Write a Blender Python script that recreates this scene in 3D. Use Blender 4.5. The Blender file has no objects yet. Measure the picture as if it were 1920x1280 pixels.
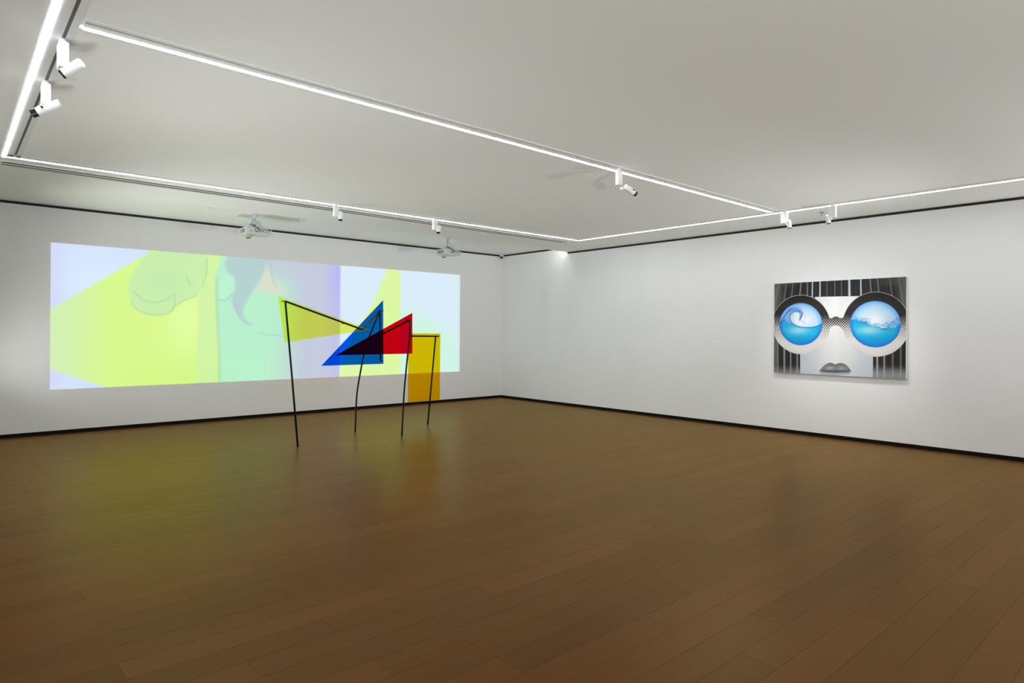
import bpy, bmesh, math, random
import numpy as np
from mathutils import Vector, Matrix

random.seed(7)
SC = bpy.context.scene
COL = SC.collection

# ------------------------------------------------------------------ camera
# world: x runs along the projection wall, y along the painting wall, camera at x=y=0
F_PX, ROLL, CY, TH = 1200.58, math.radians(0.3696), 622.27, math.radians(48.4375)
fw = Vector((math.cos(TH), math.sin(TH), 0))
rt = Vector((math.sin(TH), -math.cos(TH), 0))
up = Vector((0, 0, 1))
rc = rt * math.cos(ROLL) + up * math.sin(ROLL)
uc = up * math.cos(ROLL) - rt * math.sin(ROLL)
cam_d = bpy.data.cameras.new('camera')
cam = bpy.data.objects.new('camera', cam_d)
COL.objects.link(cam)
M = Matrix((rc, uc, -fw)).transposed().to_4x4()
M.translation = Vector((0, 0, 1.5))
cam.matrix_world = M
cam_d.sensor_width = 36.0
cam_d.lens = F_PX * 36.0 / 1920
cam_d.shift_y = -(640 - CY) / 1920
cam_d.clip_start = 0.05
SC.camera = cam

# ------------------------------------------------------------------ world, exposure
w = bpy.data.worlds.new('world')
SC.world = w
w.use_nodes = True
w.node_tree.nodes['Background'].inputs[0].default_value = (0.0, 0.0, 0.0, 1)
SC.view_settings.view_transform = 'Standard'
SC.view_settings.look = 'None'
SC.view_settings.gamma = 1.0
SC.view_settings.use_curve_mapping = False
SC.view_settings.exposure = 0.0
SC.cycles.diffuse_bounces = 4
SC.cycles.max_bounces = 8
SC.cycles.sample_clamp_indirect = 6.0

LED_STRENGTH = 46.0        # linear ceiling lights
SPOT_WATTS = 55.0          # track spots that light the painting
FILL_WATTS = 1.0       # added unseen uplighters that fill the ceiling with light
PROJECTION_GLOW = 1.05     # emission of the sheet that stands for the projected picture

# ------------------------------------------------------------------ room measures
XW, YW = 9.583, 11.172       # painting wall, projection wall
XL, YF = -0.66, -4.10        # left wall and wall behind the camera
ZC, ZR = 3.151, 3.262        # main ceiling, raised ceiling by the projection wall
YD = 9.11                    # edge of the raised part
TW, TWR = 3.115, 3.225       # tops of the walls (shadow gap above)
BB = 0.051                   # baseboard height


def s2l(c):
    c = np.asarray(c, float) / 255.0
    return np.where(c <= 0.04045, c / 12.92, ((c + 0.055) / 1.055) ** 2.4)


def rgb(r, g, b):
    v = s2l((r, g, b))
    return (float(v[0]), float(v[1]), float(v[2]), 1.0)


# ------------------------------------------------------------------ materials
def mat(name, color, rough=0.5, metal=0.0, spec=0.5, noise=0.0, nscale=8.0, bump=0.0, coat=0.0):
    m = bpy.data.materials.new(name)
    m.use_nodes = True
    nt = m.node_tree
    b = nt.nodes['Principled BSDF']
    b.inputs['Base Color'].default_value = color
    b.inputs['Roughness'].default_value = rough
    b.inputs['Metallic'].default_value = metal
    b.inputs['Specular IOR Level'].default_value = spec
    b.inputs['Coat Weight'].default_value = coat
    if noise or bump:
        tc = nt.nodes.new('ShaderNodeTexCoord')
        n = nt.nodes.new('ShaderNodeTexNoise')
        n.inputs['Scale'].default_value = nscale
        n.inputs['Detail'].default_value = 4
        nt.links.new(tc.outputs['Object'], n.inputs['Vector'])
        if noise:
            r = nt.nodes.new('ShaderNodeMapRange')
            r.inputs['To Min'].default_value = 1 - noise
            r.inputs['To Max'].default_value = 1 + noise
            nt.links.new(n.outputs['Fac'], r.inputs['Value'])
            v = nt.nodes.new('ShaderNodeVectorMath')
            v.operation = 'SCALE'
            v.inputs[0].default_value = color[:3]
            nt.links.new(r.outputs[0], v.inputs['Scale'])
            nt.links.new(v.outputs[0], b.inputs['Base Color'])
        if bump:
            bp = nt.nodes.new('ShaderNodeBump')
            bp.inputs['Strength'].default_value = bump
            bp.inputs['Distance'].default_value = 0.002
            nt.links.new(n.outputs['Fac'], bp.inputs['Height'])
            nt.links.new(bp.outputs[0], b.inputs['Normal'])
    return m


def emit_mat(name, color, strength):
    m = bpy.data.materials.new(name)
    m.use_nodes = True
    b = m.node_tree.nodes['Principled BSDF']
    b.inputs['Base Color'].default_value = (0.8, 0.8, 0.8, 1)
    b.inputs['Emission Color'].default_value = color
    b.inputs['Emission Strength'].default_value = strength
    return m


def attr_mat(name, emission=0.0, rough=0.5, spec=0.3, gain=1.0):
    """flat print held in the mesh's own colour layer"""
    m = bpy.data.materials.new(name)
    m.use_nodes = True
    nt = m.node_tree
    b = nt.nodes['Principled BSDF']
    a = nt.nodes.new('ShaderNodeVertexColor')
    a.layer_name = 'print'
    b.inputs['Roughness'].default_value = rough
    b.inputs['Specular IOR Level'].default_value = spec
    if emission:
        b.inputs['Base Color'].default_value = (0.02, 0.02, 0.02, 1)
        nt.links.new(a.outputs['Color'], b.inputs['Emission Color'])
        b.inputs['Emission Strength'].default_value = emission
    else:
        v = nt.nodes.new('ShaderNodeVectorMath')
        v.operation = 'SCALE'
        v.inputs['Scale'].default_value = gain
        nt.links.new(a.outputs['Color'], v.inputs[0])
        nt.links.new(v.outputs[0], b.inputs['Base Color'])
    return m


def acrylic_mat(name, trans, body, body_w, ior=1.1):
    """coloured clear acrylic sheet: tinted see-through, a little body colour, a glossy skin"""
    m = bpy.data.materials.new(name)
    m.use_nodes = True
    nt = m.node_tree
    nt.nodes.remove(nt.nodes['Principled BSDF'])
    out = nt.nodes['Material Output']
    t = nt.nodes.new('ShaderNodeBsdfTransparent')
    t.inputs[0].default_value = tuple(math.sqrt(max(c, 0)) for c in trans) + (1,)
    d = nt.nodes.new('ShaderNodeBsdfTranslucent')
    d.inputs[0].default_value = tuple(body) + (1,)
    d2 = nt.nodes.new('ShaderNodeBsdfDiffuse')
    d2.inputs[0].default_value = tuple(body) + (1,)
    md = nt.nodes.new('ShaderNodeMixShader')
    md.inputs[0].default_value = 0.5
    nt.links.new(d.outputs[0], md.inputs[1])
    nt.links.new(d2.outputs[0], md.inputs[2])
    mx = nt.nodes.new('ShaderNodeMixShader')
    mx.inputs[0].default_value = body_w
    nt.links.new(t.outputs[0], mx.inputs[1])
    nt.links.new(md.outputs[0], mx.inputs[2])
    g = nt.nodes.new('ShaderNodeBsdfGlossy')
    g.inputs['Roughness'].default_value = 0.3
    fr = nt.nodes.new('ShaderNodeFresnel')
    fr.inputs[0].default_value = ior
    m2 = nt.nodes.new('ShaderNodeMixShader')
    nt.links.new(fr.outputs[0], m2.inputs[0])
    nt.links.new(mx.outputs[0], m2.inputs[1])
    nt.links.new(g.outputs[0], m2.inputs[2])
    nt.links.new(m2.outputs[0], out.inputs[0])
    return m


def wood_mat():
    m = bpy.data.materials.new('oak_plank')
    m.use_nodes = True
    nt = m.node_tree
    N, L = nt.nodes, nt.links
    b = N['Principled BSDF']
    tc = N.new('ShaderNodeTexCoord')
    oi = N.new('ShaderNodeObjectInfo')
    geo = N.new('ShaderNodeNewGeometry')
    # plank tone: one random tone per board (per mesh island for the joined far boards)
    addr = N.new('ShaderNodeMath'); addr.operation = 'ADD'
    L.new(oi.outputs['Random'], addr.inputs[0]); L.new(geo.outputs['Random Per Island'], addr.inputs[1])
    frac = N.new('ShaderNodeMath'); frac.operation = 'FRACT'
    L.new(addr.outputs[0], frac.inputs[0])
    # grain, stretched along the board
    mp = N.new('ShaderNodeMapping')
    mp.inputs['Scale'].default_value = (1.6, 26.0, 1.0)
    off = N.new('ShaderNodeVectorMath'); off.operation = 'SCALE'
    off.inputs[0].default_value = (37.0, 91.0, 13.0)
    L.new(frac.outputs[0], off.inputs['Scale'])
    ad = N.new('ShaderNodeVectorMath'); ad.operation = 'ADD'
    L.new(geo.outputs['Position'], ad.inputs[0]); L.new(off.outputs[0], ad.inputs[1])
    L.new(ad.outputs[0], mp.inputs['Vector'])
    n1 = N.new('ShaderNodeTexNoise'); n1.inputs['Scale'].default_value = 1.0; n1.inputs['Detail'].default_value = 3
    L.new(mp.outputs[0], n1.inputs['Vector'])
    n2 = N.new('ShaderNodeTexNoise'); n2.inputs['Scale'].default_value = 0.55; n2.inputs['Detail'].default_value = 2
    L.new(ad.outputs[0], n2.inputs['Vector'])
    mix = N.new('ShaderNodeMath'); mix.operation = 'MULTIPLY_ADD'
    mix.inputs[1].default_value = 0.40
    L.new(n1.outputs['Fac'], mix.inputs[0])
    m2 = N.new('ShaderNodeMath'); m2.operation = 'MULTIPLY'; m2.inputs[1].default_value = 0.50
    L.new(frac.outputs[0], m2.inputs[0]); L.new(m2.outputs[0], mix.inputs[2])
    cr = N.new('ShaderNodeValToRGB')
    e = cr.color_ramp.elements
    e[0].position = 0.12; e[0].color = FLOOR_DARK
    e[1].position = 0.85; e[1].color = FLOOR_LIGHT
    L.new(mix.outputs[0], cr.inputs[0])
    # amber lacquer over the stained wood
    df = N.new('ShaderNodeBsdfDiffuse')
    L.new(cr.outputs[0], df.inputs['Color'])
    gl = N.new('ShaderNodeBsdfGlossy')
    gl.inputs['Color'].default_value = FLOOR_TINT
    rr = N.new('ShaderNodeMapRange')
    rr.inputs['To Min'].default_value = FLOOR_ROUGH - 0.01
    rr.inputs['To Max'].default_value = FLOOR_ROUGH + 0.03
    L.new(n1.outputs['Fac'], rr.inputs['Value'])
    L.new(rr.outputs[0], gl.inputs['Roughness'])
    fr = N.new('ShaderNodeFresnel')
    fr.inputs['IOR'].default_value = FLOOR_IOR
    fm = N.new('ShaderNodeMath'); fm.operation = 'MULTIPLY'; fm.inputs[1].default_value = FLOOR_GLOSS
    L.new(fr.outputs[0], fm.inputs[0])
    mx = N.new('ShaderNodeMixShader')
    L.new(fm.outputs[0], mx.inputs[0]); L.new(df.outputs[0], mx.inputs[1]); L.new(gl.outputs[0], mx.inputs[2])
    N.remove(b)
    L.new(mx.outputs[0], N['Material Output'].inputs[0])
    return m


FLOOR_DARK = (0.060, 0.016, 0.003, 1)
FLOOR_LIGHT = (0.104, 0.030, 0.007, 1)
FLOOR_TINT = (1.0, 0.82, 0.42, 1)
FLOOR_ROUGH, FLOOR_IOR, FLOOR_GLOSS = 0.30, 1.48, 0.56

MAT = dict(
    wall=mat('white_wall_paint', (0.80, 0.80, 0.80, 1), 0.75, spec=0.2, noise=0.012, nscale=1.2, bump=0.03),
    ceil=mat('white_ceiling_paint', (0.90, 0.90, 0.865, 1), 0.85, spec=0.1, noise=0.02, nscale=0.8),
    gap=mat('black_glossy_profile', (0.02, 0.019, 0.017, 1), 0.25, spec=0.3, noise=0.15),
    base=mat('black_baseboard_paint', (0.007, 0.005, 0.004, 1), 0.6, spec=0.08, noise=0.1),
    white=mat('white_powder_coat', (0.82, 0.82, 0.83, 1), 0.4, noise=0.01),
    profile=mat('pale_aluminium_profile', (0.78, 0.78, 0.77, 1), 0.5, noise=0.01),
    slot=mat('dark_track_slot', (0.10, 0.09, 0.085, 1), 0.6, noise=0.1),
    grille=mat('grey_air_slot', (0.17, 0.165, 0.155, 1), 0.6, noise=0.1),
    black=mat('black_plastic', (0.012, 0.012, 0.013, 1), 0.35, noise=0.1),
    led=emit_mat('led_diffuser', (0.94, 0.975, 1.0, 1), LED_STRENGTH),
    cove=emit_mat('cove_diffuser', (0.95, 0.98, 1.0, 1), 30.0),
    steel=mat('blackened_steel', (0.006, 0.006, 0.007, 1), 0.5, metal=0.0, spec=0.15, noise=0.2, nscale=30),
    plastic=mat('white_projector_plastic', (0.60, 0.61, 0.61, 1), 0.4, noise=0.01),
    vent=mat('grey_vent_plastic', (0.26, 0.28, 0.25, 1), 0.55, noise=0.05),
    lens=mat('projector_lens_glass', (0.12, 0.14, 0.10, 1), 0.08, spec=0.9, noise=0.05),
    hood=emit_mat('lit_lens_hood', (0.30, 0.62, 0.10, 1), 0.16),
    mount=mat('pale_grey_mount_metal', (0.55, 0.58, 0.60, 1), 0.4, noise=0.03),
    panel=mat('access_panel_paint', (0.58, 0.59, 0.57, 1), 0.7, noise=0.02),
    chrome=mat('dull_chrome', (0.35, 0.30, 0.30, 1), 0.3, metal=0.8, noise=0.05),
    sub=mat('dark_floor_joint', (0.02, 0.013, 0.008, 1), 0.8, noise=0.1),
    canvas=mat('white_canvas_edge', (0.50, 0.49, 0.47, 1), 0.7, noise=0.03, nscale=40),
)
MAT['hood'].node_tree.nodes['Principled BSDF'].inputs['Base Color'].default_value = (0.35, 0.42, 0.28, 1)  # green projector light put into the hood's base colour and glow
MAT['wood'] = wood_mat()


# ------------------------------------------------------------------ mesh helpers
def link(o, parent=None):
    COL.objects.link(o)
    if parent is not None:
        o.parent = parent
    return o


def obj(name, verts, faces, m, parent=None, smooth=False):
    me = bpy.data.meshes.new(name)
    me.from_pydata([tuple(v) for v in verts], [], faces)
    me.update()
    if smooth:
        me.polygons.foreach_set('use_smooth', [True] * len(me.polygons))
    me.materials.append(m)
    return link(bpy.data.objects.new(name, me), parent)


def bm_obj(name, bm, m, parent=None, smooth=False):
    bmesh.ops.recalc_face_normals(bm, faces=bm.faces)
    me = bpy.data.meshes.new(name)
    bm.to_mesh(me)
    bm.free()
    if smooth:
        me.polygons.foreach_set('use_smooth', [True] * len(me.polygons))
    me.materials.append(m)
    return link(bpy.data.objects.new(name, me), parent)


def tag(o, label=None, cat=None, group=None, kind=None):
    if label: o['label'] = label
    if cat: o['category'] = cat
    if group: o['group'] = group
    if kind: o['kind'] = kind
    return o


def thing(name, loc, label, cat, group=None):
    e = bpy.data.objects.new(name, None)
    e.location = loc
    e.empty_display_size = 0.1
    link(e)
    return tag(e, label, cat, group)


def box_bm(a, b, bevel=0.0, seg=2, bm=None):
    bm = bm or bmesh.new()
    x0, y0, z0 = a
    x1, y1, z1 = b
    vs = [bm.verts.new(p) for p in ((x0, y0, z0), (x1, y0, z0), (x1, y1, z0), (x0, y1, z0),
                                    (x0, y0, z1), (x1, y0, z1), (x1, y1, z1), (x0, y1, z1))]
    fs = [bm.faces.new([vs[i] for i in q]) for q in
          ((0, 3, 2, 1), (4, 5, 6, 7), (0, 1, 5, 4), (1, 2, 6, 5), (2, 3, 7, 6), (3, 0, 4, 7))]
    if bevel:
        es = list({e for f in fs for e in f.edges})
        bmesh.ops.bevel(bm, geom=es, offset=bevel, segments=seg, profile=0.6, affect='EDGES')
    return bm


def box(name, a, b, m, parent=None, bevel=0.0):
    return bm_obj(name, box_bm(a, b, bevel), m, parent)


def lathe_bm(p0, p1, prof, n=24, bm=None):
    """prof: list of (t along p0->p1 in metres, radius)"""
    bm = bm or bmesh.new()
    p0, p1 = Vector(p0), Vector(p1)
    d = (p1 - p0).normalized()
    a = d.orthogonal().normalized()
    b = d.cross(a)
    rings = []
    for t, r in prof:
        c = p0 + d * t
        rings.append([bm.verts.new(c + (a * math.cos(2 * math.pi * i / n) + b * math.sin(2 * math.pi * i / n)) * max(r, 1e-5))
                      for i in range(n)])
    for k in range(len(rings) - 1):
        for i in range(n):
            j = (i + 1) % n
            bm.faces.new((rings[k][i], rings[k][j], rings[k + 1][j], rings[k + 1][i]))
    bm.faces.new(rings[0][::-1])
    bm.faces.new(rings[-1])
    return bm


def tube_bm(pts, r, n=10, bm=None):
    bm = bm or bmesh.new()
    pts = [Vector(p) for p in pts]
    rings = []
    prev = None
    for i, p in enumerate(pts):
        if i == 0: d = pts[1] - p
        elif i == len(pts) - 1: d = p - pts[i - 1]
        else: d = (pts[i + 1] - p).normalized() + (p - pts[i - 1]).normalized()
        d.normalize()
        if prev is None:
            a = d.orthogonal().normalized()
        else:
            a = (prev - d * prev.dot(d)).normalized()
        prev = a
        b = d.cross(a)
        rings.append([bm.verts.new(p + (a * math.cos(2 * math.pi * k / n) + b * math.sin(2 * math.pi * k / n)) * r) for k in range(n)])
    for k in range(len(rings) - 1):
        for i in range(n):
            j = (i + 1) % n
            bm.faces.new((rings[k][i], rings[k][j], rings[k + 1][j], rings[k + 1][i]))
    bm.faces.new(rings[0][::-1])
    bm.faces.new(rings[-1])
    return bm


def smooth_path(ctrl, n=40):
    """Catmull-Rom through control points"""
    c = [Vector(p) for p in ctrl]
    c = [c[0] * 2 - c[1]] + c + [c[-1] * 2 - c[-2]]
    out = []
    seg = len(c) - 3
    for i in range(seg):
        p0, p1, p2, p3 = c[i:i + 4]
        for k in range(max(2, n // seg)):
            t = k / max(2, n // seg)
            out.append(0.5 * ((2 * p1) + (p2 - p0) * t + (2 * p0 - 5 * p1 + 4 * p2 - p3) * t * t + (3 * p1 - p0 - 3 * p2 + p3) * t ** 3))
    out.append(c[-2])
    return out


# ------------------------------------------------------------------ structure
T = 0.20
# walls: solid slabs that stop a little below the ceiling
def struct(o):
    return tag(o, kind='structure')

struct(box('wall_back', (XL - T, YW, 0), (XW + T, YW + T, TWR), MAT['wall']))
bm = bmesh.new()
# the painting wall follows the step of the ceiling
prof = [(YF - T, 0), (YW, 0), (YW, TWR), (YD, TWR), (YD, TW), (YF - T, TW)]
lo = [bm.verts.new((XW, y, z)) for y, z in prof]
hi = [bm.verts.new((XW + T, y, z)) for y, z in prof]
bm.faces.new(lo); bm.faces.new(hi[::-1])
for i in range(len(prof)):
    j = (i + 1) % len(prof)
    bm.faces.new((lo[i], hi[i], hi[j], lo[j]))
struct(bm_obj('wall_right', bm, MAT['wall']))
struct(box('wall_left', (XL - T, YF - T, 0), (XL, YW, ZC), MAT['wall']))
struct(box('wall_front', (XL, YF - T, 0), (XW, YF, ZC), MAT['wall']))

# ceiling with the raised band along the projection wall
bm = bmesh.new()
prof = [(YF - T, ZC), (YD, ZC), (YD, ZR), (YW + T, ZR), (YW + T, ZR + T), (YF - T, ZR + T)]
lo = [bm.verts.new((XL - T, y, z)) for y, z in prof]
hi = [bm.verts.new((XW + T, y, z)) for y, z in prof]
bm.faces.new(lo); bm.faces.new(hi[::-1])
for i in range(len(prof)):
    j = (i + 1) % len(prof)
    bm.faces.new((lo[i], hi[i], hi[j], lo[j]))
struct(bm_obj('ceiling', bm, MAT['ceil']))

# dark shadow-gap profiles above the walls, set back from the wall face
g = 0.018
struct(box('trim_1', (XL, YW + g, TWR), (XW + g, YW + T, ZR), MAT['gap']))
struct(box('trim_2', (XW + g, YD, TWR), (XW + T, YW + g, ZR), MAT['gap']))
struct(box('trim_3', (XW + g, YF, TW), (XW + T, YD, ZC), MAT['gap']))
# black baseboards
struct(box('baseboard_back', (XL, YW - 0.006, 0), (XW, YW, BB), MAT['base']))
struct(box('baseboard_right', (XW - 0.006, YF, 0), (XW, YW - 0.006, BB), MAT['base']))
struct(box('baseboard_left', (XL, YF, 0), (XL + 0.006, YW - 0.006, BB), MAT['base']))
struct(box('baseboard_front', (XL + 0.006, YF, 0), (XW - 0.006, YF + 0.006, BB), MAT['base']))

# floor: sub-floor slab and single boards
floor = struct(box('floor', (XL - T, YF - T, -0.25), (XW + T, YW + T, -0.014), MAT['sub']))
PW, PL, Y0, X0, ST = 0.1793, 1.3255, 1.350, 4.125, 0.4418


def plank_mesh(x0, x1, y0, y1, bm=None):
    """board with eased edges; its top at z=0"""
    bm = bm or bmesh.new()
    gp, bv = 0.0003, 0.0010
    x0 += gp; x1 -= gp; y0 += gp; y1 -= gp
    lo = [bm.verts.new(p) for p in ((x0, y0, -0.014), (x1, y0, -0.014), (x1, y1, -0.014), (x0, y1, -0.014))]
    mi = [bm.verts.new(p) for p in ((x0, y0, -bv * 0.8), (x1, y0, -bv * 0.8), (x1, y1, -bv * 0.8), (x0, y1, -bv * 0.8))]
    tp = [bm.verts.new(p) for p in ((x0 + bv, y0 + bv, 0), (x1 - bv, y0 + bv, 0), (x1 - bv, y1 - bv, 0), (x0 + bv, y1 - bv, 0))]
    for i in range(4):
        j = (i + 1) % 4
        bm.faces.new((lo[i], lo[j], mi[j], mi[i]))
        bm.faces.new((mi[i], mi[j], tp[j], tp[i]))
    bm.faces.new(tp)
    return bm


def seen(x, y):
    d = x * fw.x + y * fw.y
    if d < 0.3: return None
    u = (x * rt.x + y * rt.y) / d * F_PX
    v = 1.5 / d * F_PX
    return d if abs(u) < 985 and v < 675 else None


boards = []
r0 = math.floor((YF - Y0) / PW)
r1 = math.ceil((YW - Y0) / PW)
for r in range(r0, r1):
    y0, y1 = Y0 + r * PW, Y0 + (r + 1) * PW
    y0c, y1c = max(y0, YF), min(y1, YW)
    if y1c - y0c < 0.01: continue
    xs = X0 + ST * r
    k0 = math.floor((XL - xs) / PL)
    k1 = math.ceil((XW - xs) / PL)
    for k in range(k0, k1):
        a, b = max(xs + k * PL, XL), min(xs + (k + 1) * PL, XW)
        if b - a < 0.004: continue
        ds = [seen(a + (b - a) * i / 8, y0c + (y1c - y0c) * j / 2) for i in range(9) for j in range(3)]
        ds = [d for d in ds if d is not None]
        full = (b - a > PL - 1e-4) and (y1c - y0c > PW - 1e-4)
        boards.append((min(ds) if ds else 99.0, a, b, y0c, y1c, full))
boards.sort()
shared = None
far_bm = bmesh.new()
for i, (d, a, b, y0, y1, full) in enumerate(boards):
    if i < 300 and d < 50:
        if full:
            if shared is None:
                shared = bm_obj('plank', plank_mesh(0, PL, 0, PW), MAT['wood'], floor)
                p = shared
            else:
                p = link(bpy.data.objects.new('plank', shared.data), floor)
            p.location = (a, y0, 0)
        else:
            p = bm_obj('plank', plank_mesh(0, b - a, 0, y1 - y0), MAT['wood'], floor)
            p.location = (a, y0, 0)
    else:
        plank_mesh(a, b, y0, y1, far_bm)
far = bm_obj('far_planks', far_bm, MAT['wood'], floor)
tag(far, kind='stuff')


# ------------------------------------------------------------------ linear ceiling lights
def strip(name_label, axis, fixed, s, e, slot_side, group='linear ceiling lights'):
    """axis 'x' or 'y'; LED centred on 'fixed', track slot beside it on slot_side (+1/-1)"""
    off = 0.08 * slot_side
    t = thing('linear_ceiling_light', ((s + e) / 2 if axis == 'x' else fixed, fixed if axis == 'x' else (s + e) / 2, ZC),
              name_label, 'ceiling light', group)
    lo_, hi_ = (-0.035, 0.125) if slot_side > 0 else (-0.125, 0.035)

    def bar(nm, c0, c1, z0, z1, m, par=t, ss=s, ee=e):
        l = (ee - ss) / 2
        mid = (ss + ee) / 2 - (s + e) / 2
        if axis == 'x':
            return box(nm, (mid - l, c0, z0), (mid + l, c1, z1), m, par)
        return box(nm, (c0, mid - l, z0), (c1, mid + l, z1), m, par)
    # housing: three flat bands with the track slot left open between two of them
    sa, sb = sorted((off - 0.009, off + 0.009))
    la, lb = -0.014, 0.014
    bands = sorted([(lo_, hi_)])
    cuts = sorted([lo_, sa, sb, la, lb, hi_])
    hb = bmesh.new()
    l = (e - s) / 2
    for c0, c1 in ((cuts[0], cuts[1]), (cuts[2], cuts[3]), (cuts[4], cuts[5])):
        if axis == 'x': box_bm((-l, c0, -0.006), (l, c1, 0), bm=hb)
        else: box_bm((c0, -l, -0.006), (c1, l, 0), bm=hb)
    bm_obj('housing', hb, MAT['profile'], t)
    bar('track_slot', sa, sb, -0.0015, 0, MAT['slot'])
    bar('diffuser', la, lb, -0.008, 0, MAT['led'])
    return t


strip('long white light line along the ceiling nearest the projection wall', 'x', 7.803, 0.44, 8.478, -1)
strip('light line crossing the middle of the ceiling diagonally in the picture', 'x', 4.183, 0.56, 8.36, -1)
strip('broad bright light line at the upper left of the ceiling above two spotlights', 'y', 0.417, YF + 1.04, 7.826, +1)
strip('thin light line on the ceiling running along the painting wall', 'y', 8.501, YF + 1.04, 7.826, -1)
strip('light line crossing the ceiling above and behind the camera', 'x', 0.56, 0.56, 8.36, -1)
strip('light line at the end of the ceiling behind the camera', 'x', -3.06, 0.56, 8.36, -1)

# grey air slot beside the far light line
ad = thing('slot_air_diffuser', (4.45, 8.13, ZC), 'long grey air slot in the ceiling beside the far light line', 'air diffuser')
l = 4.03
hb = bmesh.new()
for c0, c1 in ((-0.115, -0.100), (-0.008, 0.008), (0.100, 0.115)):
    box_bm((-l, c0, -0.008), (l, c1, 0), bm=hb)
box_bm((-l - 0.012, -0.115, -0.008), (-l, 0.115, 0), bm=hb)
box_bm((l, -0.115, -0.008), (l + 0.012, 0.115, 0), bm=hb)
bm_obj('frame', hb, MAT['profile'], ad)
box('slot', (-l, -0.100, -0.002), (l, -0.008, 0), MAT['grille'], ad)
box('slot', (-l, 0.008, -0.002), (l, 0.100, 0), MAT['grille'], ad)


# ------------------------------------------------------------------ track spotlights
def spotlight(label, pos, axis, aim, side, head_drop=0.055, fwd=0.0, length=0.135, watts=0.0, cone=50, snoot=0.03, knobs=False, power_col=(1, 0.98, 0.96)):
    x, y = pos
    t = thing('track_spotlight', (x, y, ZC), label, 'spotlight', 'white track spotlights')
    aim = Vector(aim).normalized()
    side = Vector(side).normalized()
    bm_obj('track_adapter', lathe_bm((0, 0, 0), (0, 0, -0.04), [(0, 0.016), (0.012, 0.016), (0.014, 0.019), (0.034, 0.019)], 16), MAT['white'], t)
    hx, hy = (0.034, 0.018) if axis == 'x' else (0.024, 0.042)
    box('driver_box', (-hx, -hy, -0.172), (hx, hy, -0.032), MAT['white'], t, bevel=0.003)
    c = side * 0.058 + Vector((0, 0, -0.172 - head_drop + 0.06)) + aim * fwd
    # joint between box and head
    bm_obj('joint', lathe_bm(Vector((0, 0, c.z)) + side * 0.012, Vector((0, 0, c.z)) + side * 0.058, [(0, 0.017), (0.034, 0.017)], 16), MAT['white'], t)
    p0 = c - aim * length / 2
    p1 = c + aim * length / 2
    R = 0.029
    head = bm_obj('lamp_head', lathe_bm(p0, p1, [(0, 0.020), (0.004, 0.026), (0.012, R), (length * 0.55, R), (length * 0.56, R - 0.0015), (length * 0.575, R - 0.0015), (length * 0.585, R), (length - 0.002, R), (length, R - 0.002)], 28), MAT['white'], t, smooth=False)
    sn = bm_obj('snoot', lathe_bm(p1, p1 + aim, [(0, R - 0.0015), (snoot, R - 0.0015), (snoot, R - 0.004), (snoot - 0.012, R - 0.005), (snoot - 0.012, 0.0)], 28), MAT['black'], t)
    if knobs:
        q = aim.cross(Vector((0, 0, 1))).normalized()
        kc = c + aim * length * 0.18
        for sg in (-1, 1):
            bm_obj('focus_knob', lathe_bm(kc + q * sg * (R - 0.002), kc + q * sg * (R + 0.03), [(0, 0.004), (0.010, 0.004), (0.011, 0.007), (0.02, 0.007)], 12), MAT['black'], head)
    if watts:
        ld = bpy.data.lights.new('spot_lamp', 'SPOT')
        ld.energy = watts
        ld.spot_size = math.radians(cone)
        ld.spot_blend = 1.0
        ld.shadow_soft_size = 0.025
        ld.color = power_col
        lo = bpy.data.objects.new('spot_lamp', ld)
        link(lo, t)
        lo.location = p1 + aim * (snoot + 0.003)
        lo.rotation_euler = (-aim).to_track_quat('Z', 'Y').to_euler()
    return t


# on the line over the left edge, turned to the left wall
spotlight('larger of the two white spotlights at upper left, nearest the picture top', (0.497, 4.42), 'y', (-0.62, 0.42, -0.50), (0.75, -0.66, 0), head_drop=0.055, length=0.12, snoot=0.012)
spotlight('white spotlight at upper left with black snoot, lower of the pair', (0.497, 5.24), 'y', (-0.72, 0.40, -0.42), (0.66, -0.75, 0), head_drop=0.06, fwd=0.03, length=0.15, snoot=0.035, knobs=True)
# far line
spotlight('small white spotlight hanging over the projection, further left of two on the far line', (3.79, 7.723), 'x', (-0.10, -0.05, -1), (1, -0.35, 0), head_drop=0.045, length=0.10, snoot=0.012)
spotlight('small white spotlight hanging above the right projector on the far line', (5.335, 7.723), 'x', (-0.22, -0.1, -1), (1, -0.35, 0), head_drop=0.045, length=0.10, snoot=0.012)
# middle line, aimed at the painting
spotlight('white spotlight with black snoot on the diagonal middle light line', (5.06, 4.103), 'x', (4.45, -0.32, -1.45), (0.55, -0.85, 0), head_drop=0.075, fwd=0.07, length=0.14, snoot=0.03, knobs=True, watts=SPOT_WATTS * 2.2, cone=34)
# right line, washing the painting
spotlight('white spotlight above the painting, beside the joint of two light lines', (8.421, 4.005), 'y', (0.50, 0.02, -1.0), (0.1, -1, 0), head_drop=0.07, length=0.10, snoot=0.012, watts=SPOT_WATTS * 0.8, cone=72)
spotlight('white spotlight above the painting, furthest right of all spotlights', (8.421, 3.385), 'y', (0.50, 0.05, -1.0), (0.1, 1, 0), head_drop=0.07, length=0.10, snoot=0.012, watts=SPOT_WATTS * 0.8, cone=72)


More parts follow.
